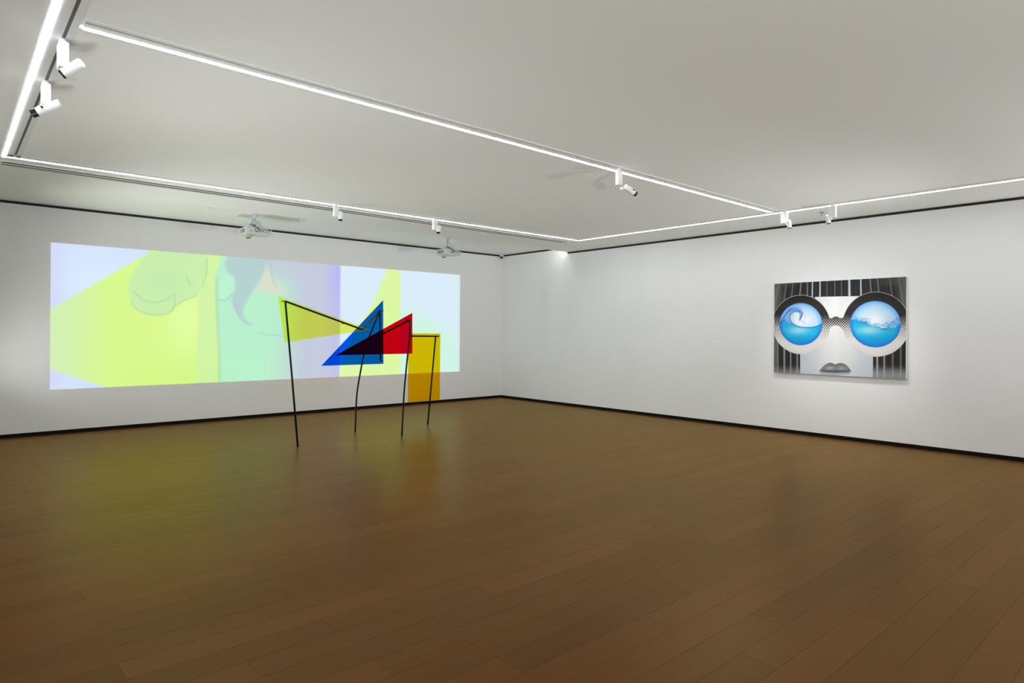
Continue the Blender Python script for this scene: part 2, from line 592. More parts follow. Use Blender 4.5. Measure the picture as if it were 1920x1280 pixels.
# ------------------------------------------------------------------ added fill uplighters, unseen, to brighten the ceiling (left wall and behind the camera)
def fill_lamp(label, x, y, z, nrm, aim, k=1.0, cone=130):
    t = thing('added_fill_uplighter', (x, y, z), label, 'added fill lamp', 'added unseen fill uplighters')
    n = Vector(nrm)
    s_ = Vector((-n.y, n.x, 0))
    bm = bmesh.new()
    # half-bowl open to the top
    ring = []
    for kz, rr in ((-0.10, 0.03), (-0.06, 0.10), (0.0, 0.14), (0.0, 0.13), (-0.055, 0.09), (-0.09, 0.025)):
        ring.append([bm.verts.new(n * (rr * math.sin(math.pi * i / 12)) + s_ * (rr * math.cos(math.pi * i / 12)) + Vector((0, 0, kz))) for i in range(13)])
    for a_, b_ in zip(ring[:-1], ring[1:]):
        for i in range(12):
            bm.faces.new((a_[i], a_[i + 1], b_[i + 1], b_[i]))
    bm_obj('bowl', bm, MAT['white'], t)
    ld = bpy.data.lights.new('fill_spot', 'SPOT')
    ld.energy = FILL_WATTS * k
    ld.spot_size = math.radians(cone)
    ld.spot_blend = 1.0
    ld.shadow_soft_size = 0.12
    ld.color = (0.95, 1.0, 0.985)
    lo = link(bpy.data.objects.new('fill_spot', ld), t)
    lo.location = n * 0.14 + Vector((0, 0, 0.13))
    lo.rotation_euler = (-Vector(aim).normalized()).to_track_quat('Z', 'Y').to_euler()
    return t


LEFT_FILL = ((10.45, (0.90, -0.10, 0.36), 165, 90), (9.6, (0.90, -0.06, 0.38), 170, 90), (8.5, (0.94, 0, 0.38), 130, 85), (7.6, (0.94, 0, 0.38), 130, 85),
              (6.7, (0.50, 0.15, 0.80), 45, 140), (5.9, (0.92, 0, 0.40), 62, 90), (5.0, (0.92, 0, 0.40), 58, 90), (4.0, (0.72, 0.40, 0.52), 80, 90),
              (3.0, (0.70, 0.43, 0.55), 70, 90), (2.0, (0.70, 0.43, 0.50), 90, 90))
ORD = ('furthest from the camera', 'second from the projection wall', 'third from the projection wall', 'fourth from the projection wall', 'fifth from the projection wall',
       'sixth from the projection wall', 'seventh from the projection wall', 'eighth from the projection wall', 'ninth from the projection wall', 'nearest the camera')
for (yy, aim, wt, cn), od in zip(LEFT_FILL, ORD):
    fill_lamp('added unseen white half-bowl uplighter low on the left wall, ' + od, XL, yy, 0.42, (1, 0, 0), aim, wt, cn)
for lab, x, y, n, aim, wt, cn in (
        ('added unseen white half-bowl uplighter low on the wall behind the camera, left end', 1.0, YF, (0, 1, 0), (0.35, 0.75, 0.55), 1100, 80),
        ('added unseen white half-bowl uplighter low on the wall behind the camera, right end', 8.6, YF, (0, 1, 0), (-0.1, 0.87, 0.42), 900, 80),
        ('added unseen white half-bowl uplighter low on the right wall outside the picture', XW, 0.6, (-1, 0, 0), (-0.52, 0.80, 0.32), 270, 80)):
    fill_lamp(lab, x, y, 0.42, n, aim, wt, cn)

# short cove light hidden in the raised band, by the painting wall
cv = thing('cove_light', (9.25, YD + 0.02, 3.205), 'short white cove light behind the ceiling step beside the painting wall', 'cove light')
box('housing', (-0.22, -0.02, -0.015), (0.26, 0.0, 0.02), MAT['profile'], cv)
box('diffuser', (-0.21, 0.0, -0.012), (0.25, 0.012, 0.016), MAT['cove'], cv)

# ------------------------------------------------------------------ projectors
def projector(label, x, y, cable_up):
    t = thing('projector', (x, y, ZR), label, 'projector', 'white short-throw projectors')
    # x,y: near left corner of the body; body hangs below the raised ceiling
    W, D, zt, zb = 0.385, 0.30, 3.050 - ZR, 2.945 - ZR
    body = box('body', (0, 0, zb), (W, D, zt), MAT['plastic'], t, bevel=0.012)
    box('vent', (-0.002, 0.045, zb + 0.02), (0.004, D - 0.06, zt - 0.022), MAT['vent'], body)
    # row of sockets on the near face
    for px, pz, wd, ht in ((0.055, 0.036, 0.012, 0.012), (0.082, 0.033, 0.007, 0.008), (0.100, 0.033, 0.004, 0.018), (0.126, 0.060, 0.018, 0.016),
                           (0.132, 0.030, 0.034, 0.011), (0.196, 0.048, 0.026, 0.014), (0.198, 0.031, 0.014, 0.009), (0.240, 0.046, 0.018, 0.016),
                           (0.262, 0.030, 0.010, 0.006)):
        box('socket', (px, -0.0025, zb + pz), (px + wd, 0.004, zb + pz + ht), MAT['black'], body)
    for px in (0.290, 0.306, 0.322, 0.338):
        box('vent_slit', (px, -0.0018, zb + 0.025), (px + 0.004, 0.004, zb + 0.075), MAT['vent'], body)
    # lens hood under the left end
    bm_obj('lens_hood', lathe_bm((0.085, 0.16, zb + 0.004), (0.085, 0.16, zb - 0.06), [(0, 0.072), (0.006, 0.072), (0.026, 0.062), (0.046, 0.036)], 28), MAT['hood'], t)
    bm_obj('lens', lathe_bm((0.085, 0.16, zb - 0.040), (0.085, 0.16, zb - 0.08), [(0, 0.038), (0.008, 0.034), (0.014, 0.022), (0.017, 0.004)], 24), MAT['lens'], t, smooth=True)
    # ceiling mount
    px, py = 0.19, 0.13
    bm_obj('mount_pole', lathe_bm((px - 0.02, py, 0), (px - 0.02, py, zt), [(0, 0.046), (0.006, 0.046), (0.007, 0.022), (0.10, 0.022)], 20), MAT['mount'], t)
    box('mount_head', (px - 0.085, py - 0.05, zt + 0.05), (px + 0.055, py + 0.06, zt + 0.112), MAT['mount'], t, bevel=0.004)
    box('mount_plate', (px - 0.02, py - 0.06, zt + 0.012), (px + 0.075, py + 0.08, zt + 0.055), MAT['mount'], t, bevel=0.003)
    for a, b in (((px - 0.02, py), (px + 0.15, py - 0.09)), ((px - 0.02, py), (px + 0.15, py + 0.12)), ((px, py), (px - 0.12, py + 0.1)), ((px, py), (px - 0.12, py - 0.09))):
        bm_obj('mount_arm', tube_bm([(a[0], a[1], zt + 0.016), (b[0], b[1], zt + 0.010), (b[0], b[1], zt - 0.004)], 0.006, 8), MAT['mount'], t)
    # cables
    c1 = smooth_path([(px - 0.06, py - 0.03, zt + 0.13 if not cable_up else zt + 0.20), (px - 0.085, py - 0.05, zt + 0.07), (px - 0.11, -0.02, zt + 0.02), (px - 0.05, -0.016, zt - 0.002),
                      (px - 0.01, -0.018, zt - 0.035), (px - 0.03, -0.014, zb + 0.036)], 36)
    bm_obj('cable', tube_bm(c1, 0.0045, 8), MAT['black'], t)
    c2 = smooth_path([(px - 0.11, -0.02, zt + 0.02), (px - 0.04, -0.016, zt - 0.004), (px + 0.04, -0.014, zt - 0.03), (px + 0.13, -0.014, zt - 0.026), (W - 0.035, -0.012, zt - 0.024)], 30)
    bm_obj('cable', tube_bm(c2, 0.0035, 8), MAT['black'], t)
    box('plug', (W - 0.05, -0.02, zt - 0.036), (W - 0.02, 0.002, zt - 0.016), MAT['black'], t, bevel=0.002)
    return t


projector('white projector hanging from the ceiling nearer the left, below a square access panel', 3.35, 9.75, False)
projector('white projector hanging from the ceiling nearest the room corner', 6.965, 9.75, True)
tag(box('access_panel', (3.36, 9.945, ZR - 0.003), (3.65, 10.25, ZR), MAT['panel']), 'square grey access panel in the ceiling above the left projector', 'access panel')


# ------------------------------------------------------------------ small ceiling fittings
def sprinkler(label, x, y, z, dark=True):
    t = thing('fire_sprinkler', (x, y, z), label, 'sprinkler', 'small ceiling sprinklers')
    m = MAT['chrome'] if dark else MAT['white']
    bm_obj('rosette', lathe_bm((0, 0, 0), (0, 0, -0.1), [(0, 0.032), (0.004, 0.032), (0.009, 0.020), (0.009, 0.012)], 20), m, t)
    bm_obj('stem', lathe_bm((0, 0, -0.008), (0, 0, -0.1), [(0, 0.009), (0.022, 0.009), (0.024, 0.006), (0.036, 0.006)], 14), m, t)
    bm_obj('deflector', lathe_bm((0, 0, -0.044), (0, 0, -0.1), [(0, 0.016), (0.003, 0.016)], 16), m, t)


sprinkler('tiny dark sprinkler on the ceiling between two spotlights above the painting', 8.892, 3.717, ZC)
sprinkler('tiny white sprinkler on the raised ceiling left of the left projector', 2.822, 9.798, ZR, False)
sprinkler('tiny white sprinkler on the raised ceiling between the two projectors', 4.216, 9.793, ZR, False)

t = thing('security_camera', (9.535, 11.124, ZR - 0.03), 'small black and white security camera high in the room corner', 'security camera')
bm_obj('mount', lathe_bm((0.046, 0.046, 0.01), (-0.06, -0.06, -0.035), [(0, 0.050), (0.02, 0.050), (0.05, 0.044), (0.066, 0.034)], 24), MAT['white'], t)
bm = bmesh.new()
bmesh.ops.create_uvsphere(bm, u_segments=20, v_segments=14, radius=0.031, matrix=Matrix.Translation((-0.040, -0.040, -0.036)))
bm_obj('lens_ball', bm, MAT['black'], t, smooth=True)

# ------------------------------------------------------------------ flat pictures (drawn into the colour layer of a fine grid)
def homography(src, dst):
    A = []
    for (x, y), (u, v) in zip(src, dst):
        A.append([x, y, 1, 0, 0, 0, -u * x, -u * y, -u])
        A.append([0, 0, 0, x, y, 1, -v * x, -v * y, -v])
    _, _, V = np.linalg.svd(np.array(A, float))
    return V[-1].reshape(3, 3)


def sm(a, b, x):
    t = np.clip((x - a) / (b - a), 0, 1)
    return t * t * (3 - 2 * t)


def lay(img, c, a):
    """paint colour c (0-255) over img with coverage a"""
    c = np.asarray(c, float)
    a = np.clip(a, 0, 1)[:, None]
    img[:] = img * (1 - a) + (c if c.ndim == 2 else c[None, :]) * a


def seg_dist(x, y, pts):
    d = np.full(x.shape, 1e9)
    for (x0, y0), (x1, y1) in zip(pts[:-1], pts[1:]):
        dx, dy = x1 - x0, y1 - y0
        t = np.clip(((x - x0) * dx + (y - y0) * dy) / (dx * dx + dy * dy + 1e-9), 0, 1)
        d = np.minimum(d, np.hypot(x - x0 - t * dx, y - y0 - t * dy))
    return d


def curve2(ctrl, n=40):
    return [(p.x, p.y) for p in smooth_path([(a, b, 0) for a, b in ctrl], n)]


def inside(x, y, poly):
    """signed coverage test: boolean inside polygon"""
    r = np.zeros(x.shape, bool)
    n = len(poly)
    for i in range(n):
        x0, y0 = poly[i]
        x1, y1 = poly[(i + 1) % n]
        c = (y0 > y) != (y1 > y)
        xi = (x1 - x0) * (y - y0) / (y1 - y0 + 1e-12) + x0
        r ^= c & (x < xi)
    return r


def blob(x, y, poly, soft):
    d = seg_dist(x, y, list(poly) + [poly[0]])
    s = np.where(inside(x, y, poly), d, -d)
    return sm(-soft, soft, s)


def picture(name, nu, nv, place, paint, m, parent=None):
    u, v = np.meshgrid(np.linspace(0, 1, nu + 1), np.linspace(0, 1, nv + 1))
    u, v = u.ravel(), v.ravel()
    co = place(u, v)
    idx = np.arange((nu + 1) * (nv + 1)).reshape(nv + 1, nu + 1)
    f = np.stack([idx[:-1, :-1], idx[:-1, 1:], idx[1:, 1:], idx[1:, :-1]], -1).reshape(-1, 4)
    me = bpy.data.meshes.new(name)
    me.vertices.add(len(u))
    me.vertices.foreach_set('co', co.astype(np.float32).ravel())
    me.loops.add(f.size)
    me.loops.foreach_set('vertex_index', f.astype(np.int32).ravel())
    me.polygons.add(len(f))
    me.polygons.foreach_set('loop_start', np.arange(0, f.size, 4, dtype=np.int32))
    me.update()
    me.validate()
    col = np.ones((len(u), 4), np.float32)
    col[:, :3] = s2l(np.clip(paint(u, v), 0, 255))
    at = me.color_attributes.new('print', 'FLOAT_COLOR', 'POINT')
    at.data.foreach_set('color', col.ravel())
    me.materials.append(m)
    return link(bpy.data.objects.new(name, me), parent)


# ---- projector light as a glowing sheet, 7.26 x 2.1 m on the back wall
PX0, PX1, PZ0, PZ1 = 1.128, 8.388, 0.637, 2.732


def paint_projection(u, v):
    # drawing grid: the picture was sketched on a sheet in which its corners lie here
    H = homography([(0, 1), (1, 1), (1, 0), (0, 0)], [(95.3, 454.7), (862.5, 515.3), (862.5, 697), (98, 729)])
    w_ = H[2, 0] * u + H[2, 1] * v + H[2, 2]
    X = (H[0, 0] * u + H[0, 1] * v + H[0, 2]) / w_
    Y = (H[1, 0] * u + H[1, 1] * v + H[1, 2]) / w_
    img = np.tile(np.array([206., 220., 246.]), (len(X), 1))
    # brighter, whiter towards the middle of the corner patch
    lay(img, (212, 231, 250), np.exp(-((X - 190) ** 2 / 90 ** 2 + (Y - 530) ** 2 / 60 ** 2)))
    lay(img, (205, 208, 242), sm(140, 96, X) * 0.6)
    # yellow beam
    up_ = 580 + (X - 95) * (470 - 580) / (284 - 95.)
    dn_ = 691 + (X - 97) * (726 - 691) / (205 - 97.)
    beam = sm(-3, 3, Y - up_) * sm(-4, 4, dn_ - Y)
    yc = np.tile(np.array([211., 243., 138.]), (len(X), 1))
    lay(yc, (203, 233, 178), sm(230, 96, X) * 0.9)
    lay(yc, (203, 240, 128), sm(640, 720, Y) * sm(150, 330, X) * 0.75)
    lay(yc, (220, 248, 160), np.exp(-((X - 350) ** 2 / 40 ** 2 + (Y - 600) ** 2 / 60 ** 2)) * 0.9)
    lay(img, yc, beam * (X < 640))
    # forearm and fist
    fist = curve2([(283, 466), (262, 490), (244, 520), (241, 548), (252, 575), (275, 588), (300, 590), (318, 585), (328, 573), (350, 560), (366, 553), (378, 535), (386, 500), (386, 470)], 90)
    lay(img, (194, 230, 172), blob(X, Y, fist, 5) * 0.85)
    lay(img, (186, 226, 176), np.exp(-((X - 300) ** 2 / 32 ** 2 + (Y - 525) ** 2 / 22 ** 2)) * 0.5 * blob(X, Y, fist, 6))
    ln = (160, 205, 165)
    lay(img, ln, sm(2.6, 0.4, seg_dist(X, Y, curve2([(250, 547), (268, 562), (288, 567), (308, 563), (325, 552)]))) * 0.55)
    lay(img, ln, sm(2.2, 0.3, seg_dist(X, Y, [(326, 551), (327, 572), (322, 583)])) * 0.6)
    lay(img, ln, sm(3.5, 0.5, seg_dist(X, Y, fist[22:62])) * 0.4)
    lay(img, ln, sm(3.2, 0.4, seg_dist(X, Y, curve2([(386, 485), (385, 512), (377, 540)]))) * 0.65)
    lay(img, ln, sm(2.2, 0.3, seg_dist(X, Y, curve2([(347, 516), (351, 525), (356, 536)]))) * 0.45)
    # pale vertical curtain between beam and figure
    lay(img, (202, 236, 166), sm(366, 374, X) * sm(412, 404, X) * sm(500, 560, Y + (X - 366) * 0.6) * 0.75)
    lay(img, (205, 238, 172), sm(384, 392, X) * sm(412, 404, X) * sm(575, 520, Y) * 0.7)
    # figure: mint shirt
    shirt_l = np.interp(Y, [460, 515, 565, 620, 660, 725], [415, 405, 406, 409, 412, 413])
    fig = sm(-3, 3, X - shirt_l)
    mint = np.tile(np.array([180., 234., 200.]), (len(X), 1))
    lay(mint, (180, 238, 196), sm(640, 700, Y) * 0.7)
    lay(mint, (186, 224, 205), sm(470, 540, X) * sm(580, 720, Y) * 0.8)
    lay(mint, (190, 200, 216), sm(500, 600, X))
    lay(img, mint, fig * sm(660, 635, X))
    # upper right of the figure: greyish neck and background
    lay(img, (188, 203, 212), fig * sm(545, 500, Y) * sm(440, 470, X) * sm(660, 635, X))
    # beige neck
    neck = curve2([(493, 492), (512, 520), (533, 547), (516, 552), (495, 548), (478, 545), (484, 525)], 50)
    lay(img, (213, 217, 198), blob(X, Y, neck, 8) * 0.9)
    # long hair
    hair = curve2([(424, 480), (420, 500), (434, 530), (432, 560), (440, 582), (452, 598), (468, 610), (455, 592), (456, 575), (468, 552), (482, 530), (494, 505), (500, 478)], 90)
    lay(img, (176, 203, 203), blob(X, Y, hair, 5) * 0.95)
    lay(img, (172, 190, 205), sm(2.6, 0.3, seg_dist(X, Y, curve2([(436, 560), (445, 590), (456, 602), (470, 609)]))) * 0.6)
    lay(img, (172, 190, 205), sm(2.6, 0.3, seg_dist(X, Y, curve2([(503, 480), (508, 520), (518, 542)]))) * 0.5)
    lobe = curve2([(409, 530), (424, 516), (437, 520), (438, 545), (424, 560), (409, 562)], 40)
    lay(img, (186, 238, 204), blob(X, Y, lobe, 4) * 0.8)
    lay(img, (160, 200, 190), sm(2.4, 0.3, seg_dist(X, Y, curve2([(408, 562), (422, 562), (434, 550)]))) * 0.6)
    # outline of the shirt and crease
    lay(img, (150, 200, 190), sm(4.6, 0.4, np.abs(X - shirt_l + 1)) * 0.45 * sm(505, 530, Y))
    lay(img, (168, 212, 200), sm(3.0, 0.4, seg_dist(X, Y, curve2([(485, 624), (510, 628), (540, 631)]))) * 0.6)
    for a in (0, 8, 15):
        lay(img, (172, 222, 196), sm(2.0, 0.3, seg_dist(X, Y, curve2([(414, 691 + a), (428, 693 + a), (446, 697 + a)]))) * 0.4)
    # lavender panel right of the figure
    lay(img, (192, 197, 217), sm(520, 590, X) * sm(640, 634, X))
    lay(img, (180, 180, 240), sm(600, 636, X) * sm(639, 634, X) * (0.35 + 0.65 * sm(640, 520, Y)))
    # bright white panel with the yellow wedge
    rp = sm(634.5, 638, X)
    lay(img, (213, 230, 245), rp)
    lay(img, (200, 240, 216), rp * sm(-30, 26, Y - np.interp(X, [637, 760, 790, 830, 862], [700, 575, 590, 615, 640])) * 0.9)
    lay(img, (208, 236, 235), rp * sm(820, 862, X) * 0.5)
    wl = np.interp(Y, [495, 520, 573, 640, 690, 712], [727, 718, 695, 655, 637, 630])
    wedge = sm(-5, 5, X - wl) * sm(752.5, 746.5, X) * rp
    lay(img, (214, 241, 158), wedge)
    lay(img, (220, 244, 176), wedge * sm(700, 640, X) * 0.5)
    # uneven lamp light: overlap blend at the soft right end
    lay(img, (206, 212, 218), sm(856, 863, X) * 0.6)
    return img


MAT['projection_glow'] = attr_mat('projected_picture_glow', emission=PROJECTION_GLOW, rough=0.9, spec=0.0)
MAT['projection_glow'].cycles.emission_sampling = 'NONE'
scr = picture('projected_picture_glow', 520, 150,
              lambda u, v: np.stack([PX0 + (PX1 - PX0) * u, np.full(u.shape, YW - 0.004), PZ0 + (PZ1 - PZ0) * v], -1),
              paint_projection, MAT['projection_glow'])
tag(scr, 'wide glowing sheet with the projected picture in yellow green and pale blue on the left wall', 'projection')

# ---- painting, 1.8 x 1.36 m on the right wall
QY0, QY1, QZ0, QZ1, QT = 2.885, 4.686, 0.910, 2.266, 0.048


def paint_canvas(u, v):
    H = homography([(0, 1), (1, 1), (1, 0), (0, 0)], [(163, 215), (1427, 145), (1420, 1130), (155, 1062)])
    w_ = H[2, 0] * u + H[2, 1] * v + H[2, 2]
    X = (H[0, 0] * u + H[0, 1] * v + H[0, 2]) / w_
    Y = (H[1, 0] * u + H[1, 1] * v + H[1, 2]) / w_
    n = len(X)
    # face: airbrushed pale grey, bluish at the sides
    img = np.tile(np.array([226., 227., 228.]), (n, 1))
    side = np.abs(X - 760) / 330
    lay(img, (186, 198, 210), sm(0.25, 1.1, side) * 0.9)
    lay(img, (205, 212, 220), sm(0.1, 0.45, np.abs(side - 0.35)) * 0.25)
    lay(img, (200, 208, 216), sm(900, 1100, Y) * 0.5)
    lay(img, (236, 236, 236), np.exp(-((X - 745) ** 2 / 60 ** 2)) * 0.7)
    # ---- hair
    dark = np.array([44., 42., 42.])

    def strands(lines, region, bend):
        base = np.tile(dark, (n, 1))
        lay(base, (26, 25, 25), 0.5 + 0.5 * np.sin(X / 17.0) * np.sin(X / 5.3))
        lay(img, base, region)
        for x0, wd, c, a in lines:
            xs = x0 + bend(x0, Y)
            lay(img, c, sm(wd, wd * 0.2, np.abs(X - xs)) * a * region)
    cx = 760.0
    bangs = sm(338, 332, Y - (X - 760) * -0.02) * np.ones(n)
    sides_up = np.maximum(sm(560, 540, X), sm(985, 1005, X)) * sm(620, 560, Y)
    top = np.maximum(bangs, sides_up)
    gl, bw = (178, 178, 176), (200, 220, 234)
    curl = lambda x0, y: (x0 - cx) / 480.0 * (np.clip(y - 150, 0, 400) / 180.0) ** 1.3 * (22 if abs(x0 - cx) > 300 else 6)
    strands([(208, 20, (120, 120, 112), .8), (282, 12, gl, .45), (346, 11, gl, .5), (420, 11, gl, .65), (480, 11, gl, .6), (527, 9, bw, 1), (600, 10, bw, 1), (667, 5, gl, .55),
             (740, 5, gl, .65), (804, 5, gl, .6), (879, 17, bw, 1), (989, 11, bw, 1), (1078, 11, gl, .6), (1150, 12, gl, .55), (1268, 13, (130, 130, 126), .6), (1356, 16, (110, 110, 106), .8)],
            top, curl)
    # soft olive-grey tone at both upper corners
    lay(img, (118, 118, 108), top * (sm(300, 165, X) + sm(1290, 1420, X)) * 0.75 * sm(620, 180, Y + np.abs(X - 790) * -0.25))
    lay(img, (92, 92, 90), top * sm(215, 150, Y - np.abs(X - 790) * 0.1) * sm(200, 500, np.abs(X - 790)) * 0.5)
    # hair below the glasses
    low = np.maximum(sm(410, 404, X), sm(1103, 1110, X)) * sm(600, 640, Y)
    strands([(192, 13, (140, 140, 138), .8), (255, 13, (165, 165, 165), .9), (316, 10, (160, 160, 160), .85), (379, 10, (165, 165, 165), .9),
             (1147, 17, (172, 172, 172), .9), (1214, 14, (165, 165, 165), .9), (1296, 13, (120, 120, 120), .9), (1372, 14, (130, 130, 130), .8)], low, lambda a, y: 0 * y)
    fade = sm(960, 1075, Y - np.abs(X - 790) * 0.03)
    lay(img, (170, 172, 176), low * fade * 0.8)
    lay(img, (150, 150, 150), low * sm(210, 160, X) * 0.6)
    # ---- lips
    upper = [(589, 1052)] + curve2([(589, 1052), (625, 1008), (665, 980), (700, 971), (726, 980), (745, 986), (768, 978), (800, 974), (840, 988), (872, 1018), (897, 1054)], 60) + [(860, 1063), (745, 1067), (630, 1060)]
    lp = np.tile(np.array([118., 118., 122.]), (n, 1))
    lay(lp, (188, 188, 192), np.exp(-((X - 690) ** 2 / 45 ** 2 + (Y - 1022) ** 2 / 17 ** 2)) * 0.85)
    lay(lp, (176, 176, 180), np.exp(-((X - 805) ** 2 / 45 ** 2 + (Y - 1024) ** 2 / 17 ** 2)) * 0.8)
    lay(lp, (70, 70, 74), sm(1040, 1060, Y) * 0.8)
    lower = [(592, 1056), (745, 1066), (893, 1058), (886, 1082), (745, 1092), (600, 1080)]
    lay(img, (158, 168, 178), blob(X, Y, lower, 4) * 0.9)
    lay(img, lp, blob(X, Y, upper, 2.5))
    # ---- glasses
    def ell(cx_, cy_, rx, ry):
        return np.hypot((X - cx_) / rx, (Y - cy_) / ry)
    eL, eR = ell(418, 606, 276, 283), ell(1138, 603, 322, 311)
    bridge = blob(X, Y, curve2([(640, 500), (688, 541), (712, 543), (735, 530), (765, 530), (790, 542), (815, 540), (850, 500), (850, 700), (805, 640), (770, 618), (742, 614), (712, 620), (690, 640), (640, 700)], 70), 2.5)
    frame = np.maximum(np.maximum(sm(1.006, 0.996, eL), sm(1.005, 0.996, eR)), bridge)
    fr = np.tile(np.array([226., 223., 221.]), (n, 1))
    p = 25.0
    h = 0.5 + 0.5 * np.cos(2 * np.pi * X / p) * np.cos(2 * np.pi * (Y + 0.03 * X) / p)
    th = np.interp(Y, [500, 520, 560, 600, 660, 720, 770], [-0.1, 0.06, 0.27, 0.45, 0.66, 0.84, 1.08])
    ink = sm(-0.10, 0.10, h - th)
    tone = np.tile(np.array([40., 35., 35.]), (n, 1))
    lay(tone, (24, 23, 23), sm(430, 330, Y))
    lay(fr, tone, ink)
    # shading of the pale lower rim
    lay(fr, (208, 206, 204), sm(0.86, 1.0, np.minimum(eL, eR)) * sm(760, 860, Y) * 0.5)
    lay(img, fr, frame)
    lay(img, (206, 204, 200), (sm(0.012, 0.004, np.abs(eL - 1.0)) + sm(0.010, 0.003, np.abs(eR - 1.0))) * sm(560, 470, Y) * 0.9)
    # ---- lenses
    for (cx_, cy_, rx, ry, kind) in ((415, 601, 205, 203, 0), (1130, 601, 243, 223, 1)):
        e = ell(cx_, cy_, rx, ry)
        ln = np.tile(np.array([166., 210., 240.]), (n, 1))
        if kind == 0:
            wl = np.interp(X, [205, 250, 310, 360, 420, 500, 560, 620], [590, 560, 585, 610, 630, 632, 622, 590])
        else:
            wl = np.interp(X, [885, 930, 985, 1040, 1080, 1130, 1180, 1230, 1290, 1340, 1375], [562, 556, 570, 592, 612, 622, 640, 646, 636, 618, 596])
            wl = wl + 6 * np.sin(X / 17.0) + 4 * np.sin(X / 7.0 + 1)
        gx = cx_ + (25 if kind == 0 else -10)
        lay(ln, (222, 236, 246), np.exp(-((X - gx) ** 2 / (rx * 0.62) ** 2 + (Y - cy_ + 40) ** 2 / (ry * 0.5) ** 2)))
        lay(ln, (240, 246, 250), np.exp(-((X - gx) ** 2 / (rx * 0.35) ** 2 + (Y - cy_ + 30) ** 2 / (ry * 0.25) ** 2)) * 0.8)
        lay(ln, (104, 172, 236), sm(0.72, 1.0, e) * 0.7)
        wat = np.tile(np.array([0., 172., 222.]), (n, 1))
        lay(wat, (150, 216, 240), np.exp(-((X - cx_ + (20 if kind == 0 else 60)) ** 2 / (rx * 0.6) ** 2 + (Y - 660) ** 2 / 48 ** 2)))
        lay(wat, (10, 128, 218), sm(690, 830, Y) * 0.75)
        lay(wat, (14, 118, 222), sm(0.80, 1.0, e) * 0.75)
        lay(ln, wat, sm(-8, 8, Y - wl))
        deep = (30, 96, 190)
        if kind == 0:
            back = curve2([(212, 600), (235, 560), (262, 520), (290, 480), (325, 458), (368, 455), (405, 470), (424, 505), (418, 535), (402, 565)], 60)
            lay(ln, (92, 160, 226), blob(X, Y, curve2([(212, 600), (262, 520), (310, 465), (370, 452), (415, 475), (428, 515), (404, 566), (394, 545), (404, 505), (380, 478), (345, 482), (318, 510), (312, 545), (330, 590), (370, 622), (300, 600)], 70), 6) * 0.55)
            for off, a in ((0, 0.9), (14, 0.45), (-16, 0.4)):
                lay(ln, deep, sm(6, 1.5, seg_dist(X, Y, [(a_[0] + off * 0.6, a_[1] - off) for a_ in back])) * a)
            lay(ln, deep, sm(6.5, 1.5, seg_dist(X, Y, curve2([(402, 480), (360, 478), (322, 500), (308, 535), (318, 572), (345, 602), (385, 625), (450, 634), (520, 632), (580, 620), (620, 596)], 70))) * 0.8)
            lay(ln, (240, 246, 250), blob(X, Y, curve2([(352, 498), (384, 496), (402, 520), (396, 556), (430, 588), (410, 606), (366, 590), (340, 550)], 50), 8) * 0.8)
            lay(ln, (60, 130, 210), sm(3.5, 0.8, seg_dist(X, Y, curve2([(400, 560), (425, 572), (445, 590), (468, 598)]))) * 0.7)
            lay(ln, (110, 170, 232), sm(4, 1, seg_dist(X, Y, curve2([(432, 480), (452, 520), (456, 560), (444, 582)]))) * 0.5)
            lay(ln, (36, 100, 200), sm(7, 2, seg_dist(X, Y, curve2([(206, 606), (232, 585), (262, 556)]))) * 0.7)
        else:
            lay(ln, (140, 196, 232), sm(-46, 0, Y - wl) * sm(10, -6, Y - wl) * (0.35 + 0.65 * (0.5 + 0.5 * np.sin(X / 23.0) * np.cos(Y / 15.0))) * 0.8)
            lay(ln, (40, 80, 150), sm(8, 1.5, np.abs(Y - wl)) * (0.5 + 0.4 * np.sin(X / 31.0)))
            lay(ln, (70, 140, 214), sm(5, 1, np.abs(Y - wl + 26 + 9 * np.sin(X / 26.0))) * 0.65)
            sp = curve2([(1190, 612), (1235, 580), (1280, 572), (1330, 545), (1368, 520), (1374, 600), (1320, 622), (1260, 632)], 50)
            lay(ln, (96, 158, 222), blob(X, Y, sp, 9) * (0.5 + 0.4 * np.sin(X / 12.0) * np.sin(Y / 9.0)))
            for bx, by, br in ((985, 575, 15), (1010, 560, 10), (1062, 562, 18), (1300, 596, 13), (945, 575, 9)):
                lay(ln, (50, 120, 205), sm(4, 1, np.abs(np.hypot(X - bx, Y - by) - br)) * 0.55)
        lay(ln, (44, 112, 222), sm(0.955, 0.995, e) * 0.7)
        lay(img, ln, sm(1.008, 0.994, e))
    return img


MAT['paint'] = attr_mat('airbrushed_paint', rough=0.5, spec=0.2, gain=0.86)
pic = thing('painting', (XW - 0.001, (QY0 + QY1) / 2, QZ0), 'black and white painting of a face in round sunglasses with blue water lenses', 'painting')
pic_c = (QY0 + QY1) / 2
picture('canvas_face', 440, 332,
        lambda u, v: np.stack([np.full(u.shape, -QT), (QY1 - pic_c) - (QY1 - QY0) * u, (QZ1 - QZ0) * v], -1),
        paint_canvas, MAT['paint'], pic)
box('canvas_edge', (-QT + 0.0005, QY0 - pic_c, 0), (0, QY1 - pic_c, QZ1 - QZ0), MAT['canvas'], pic, bevel=0.0)

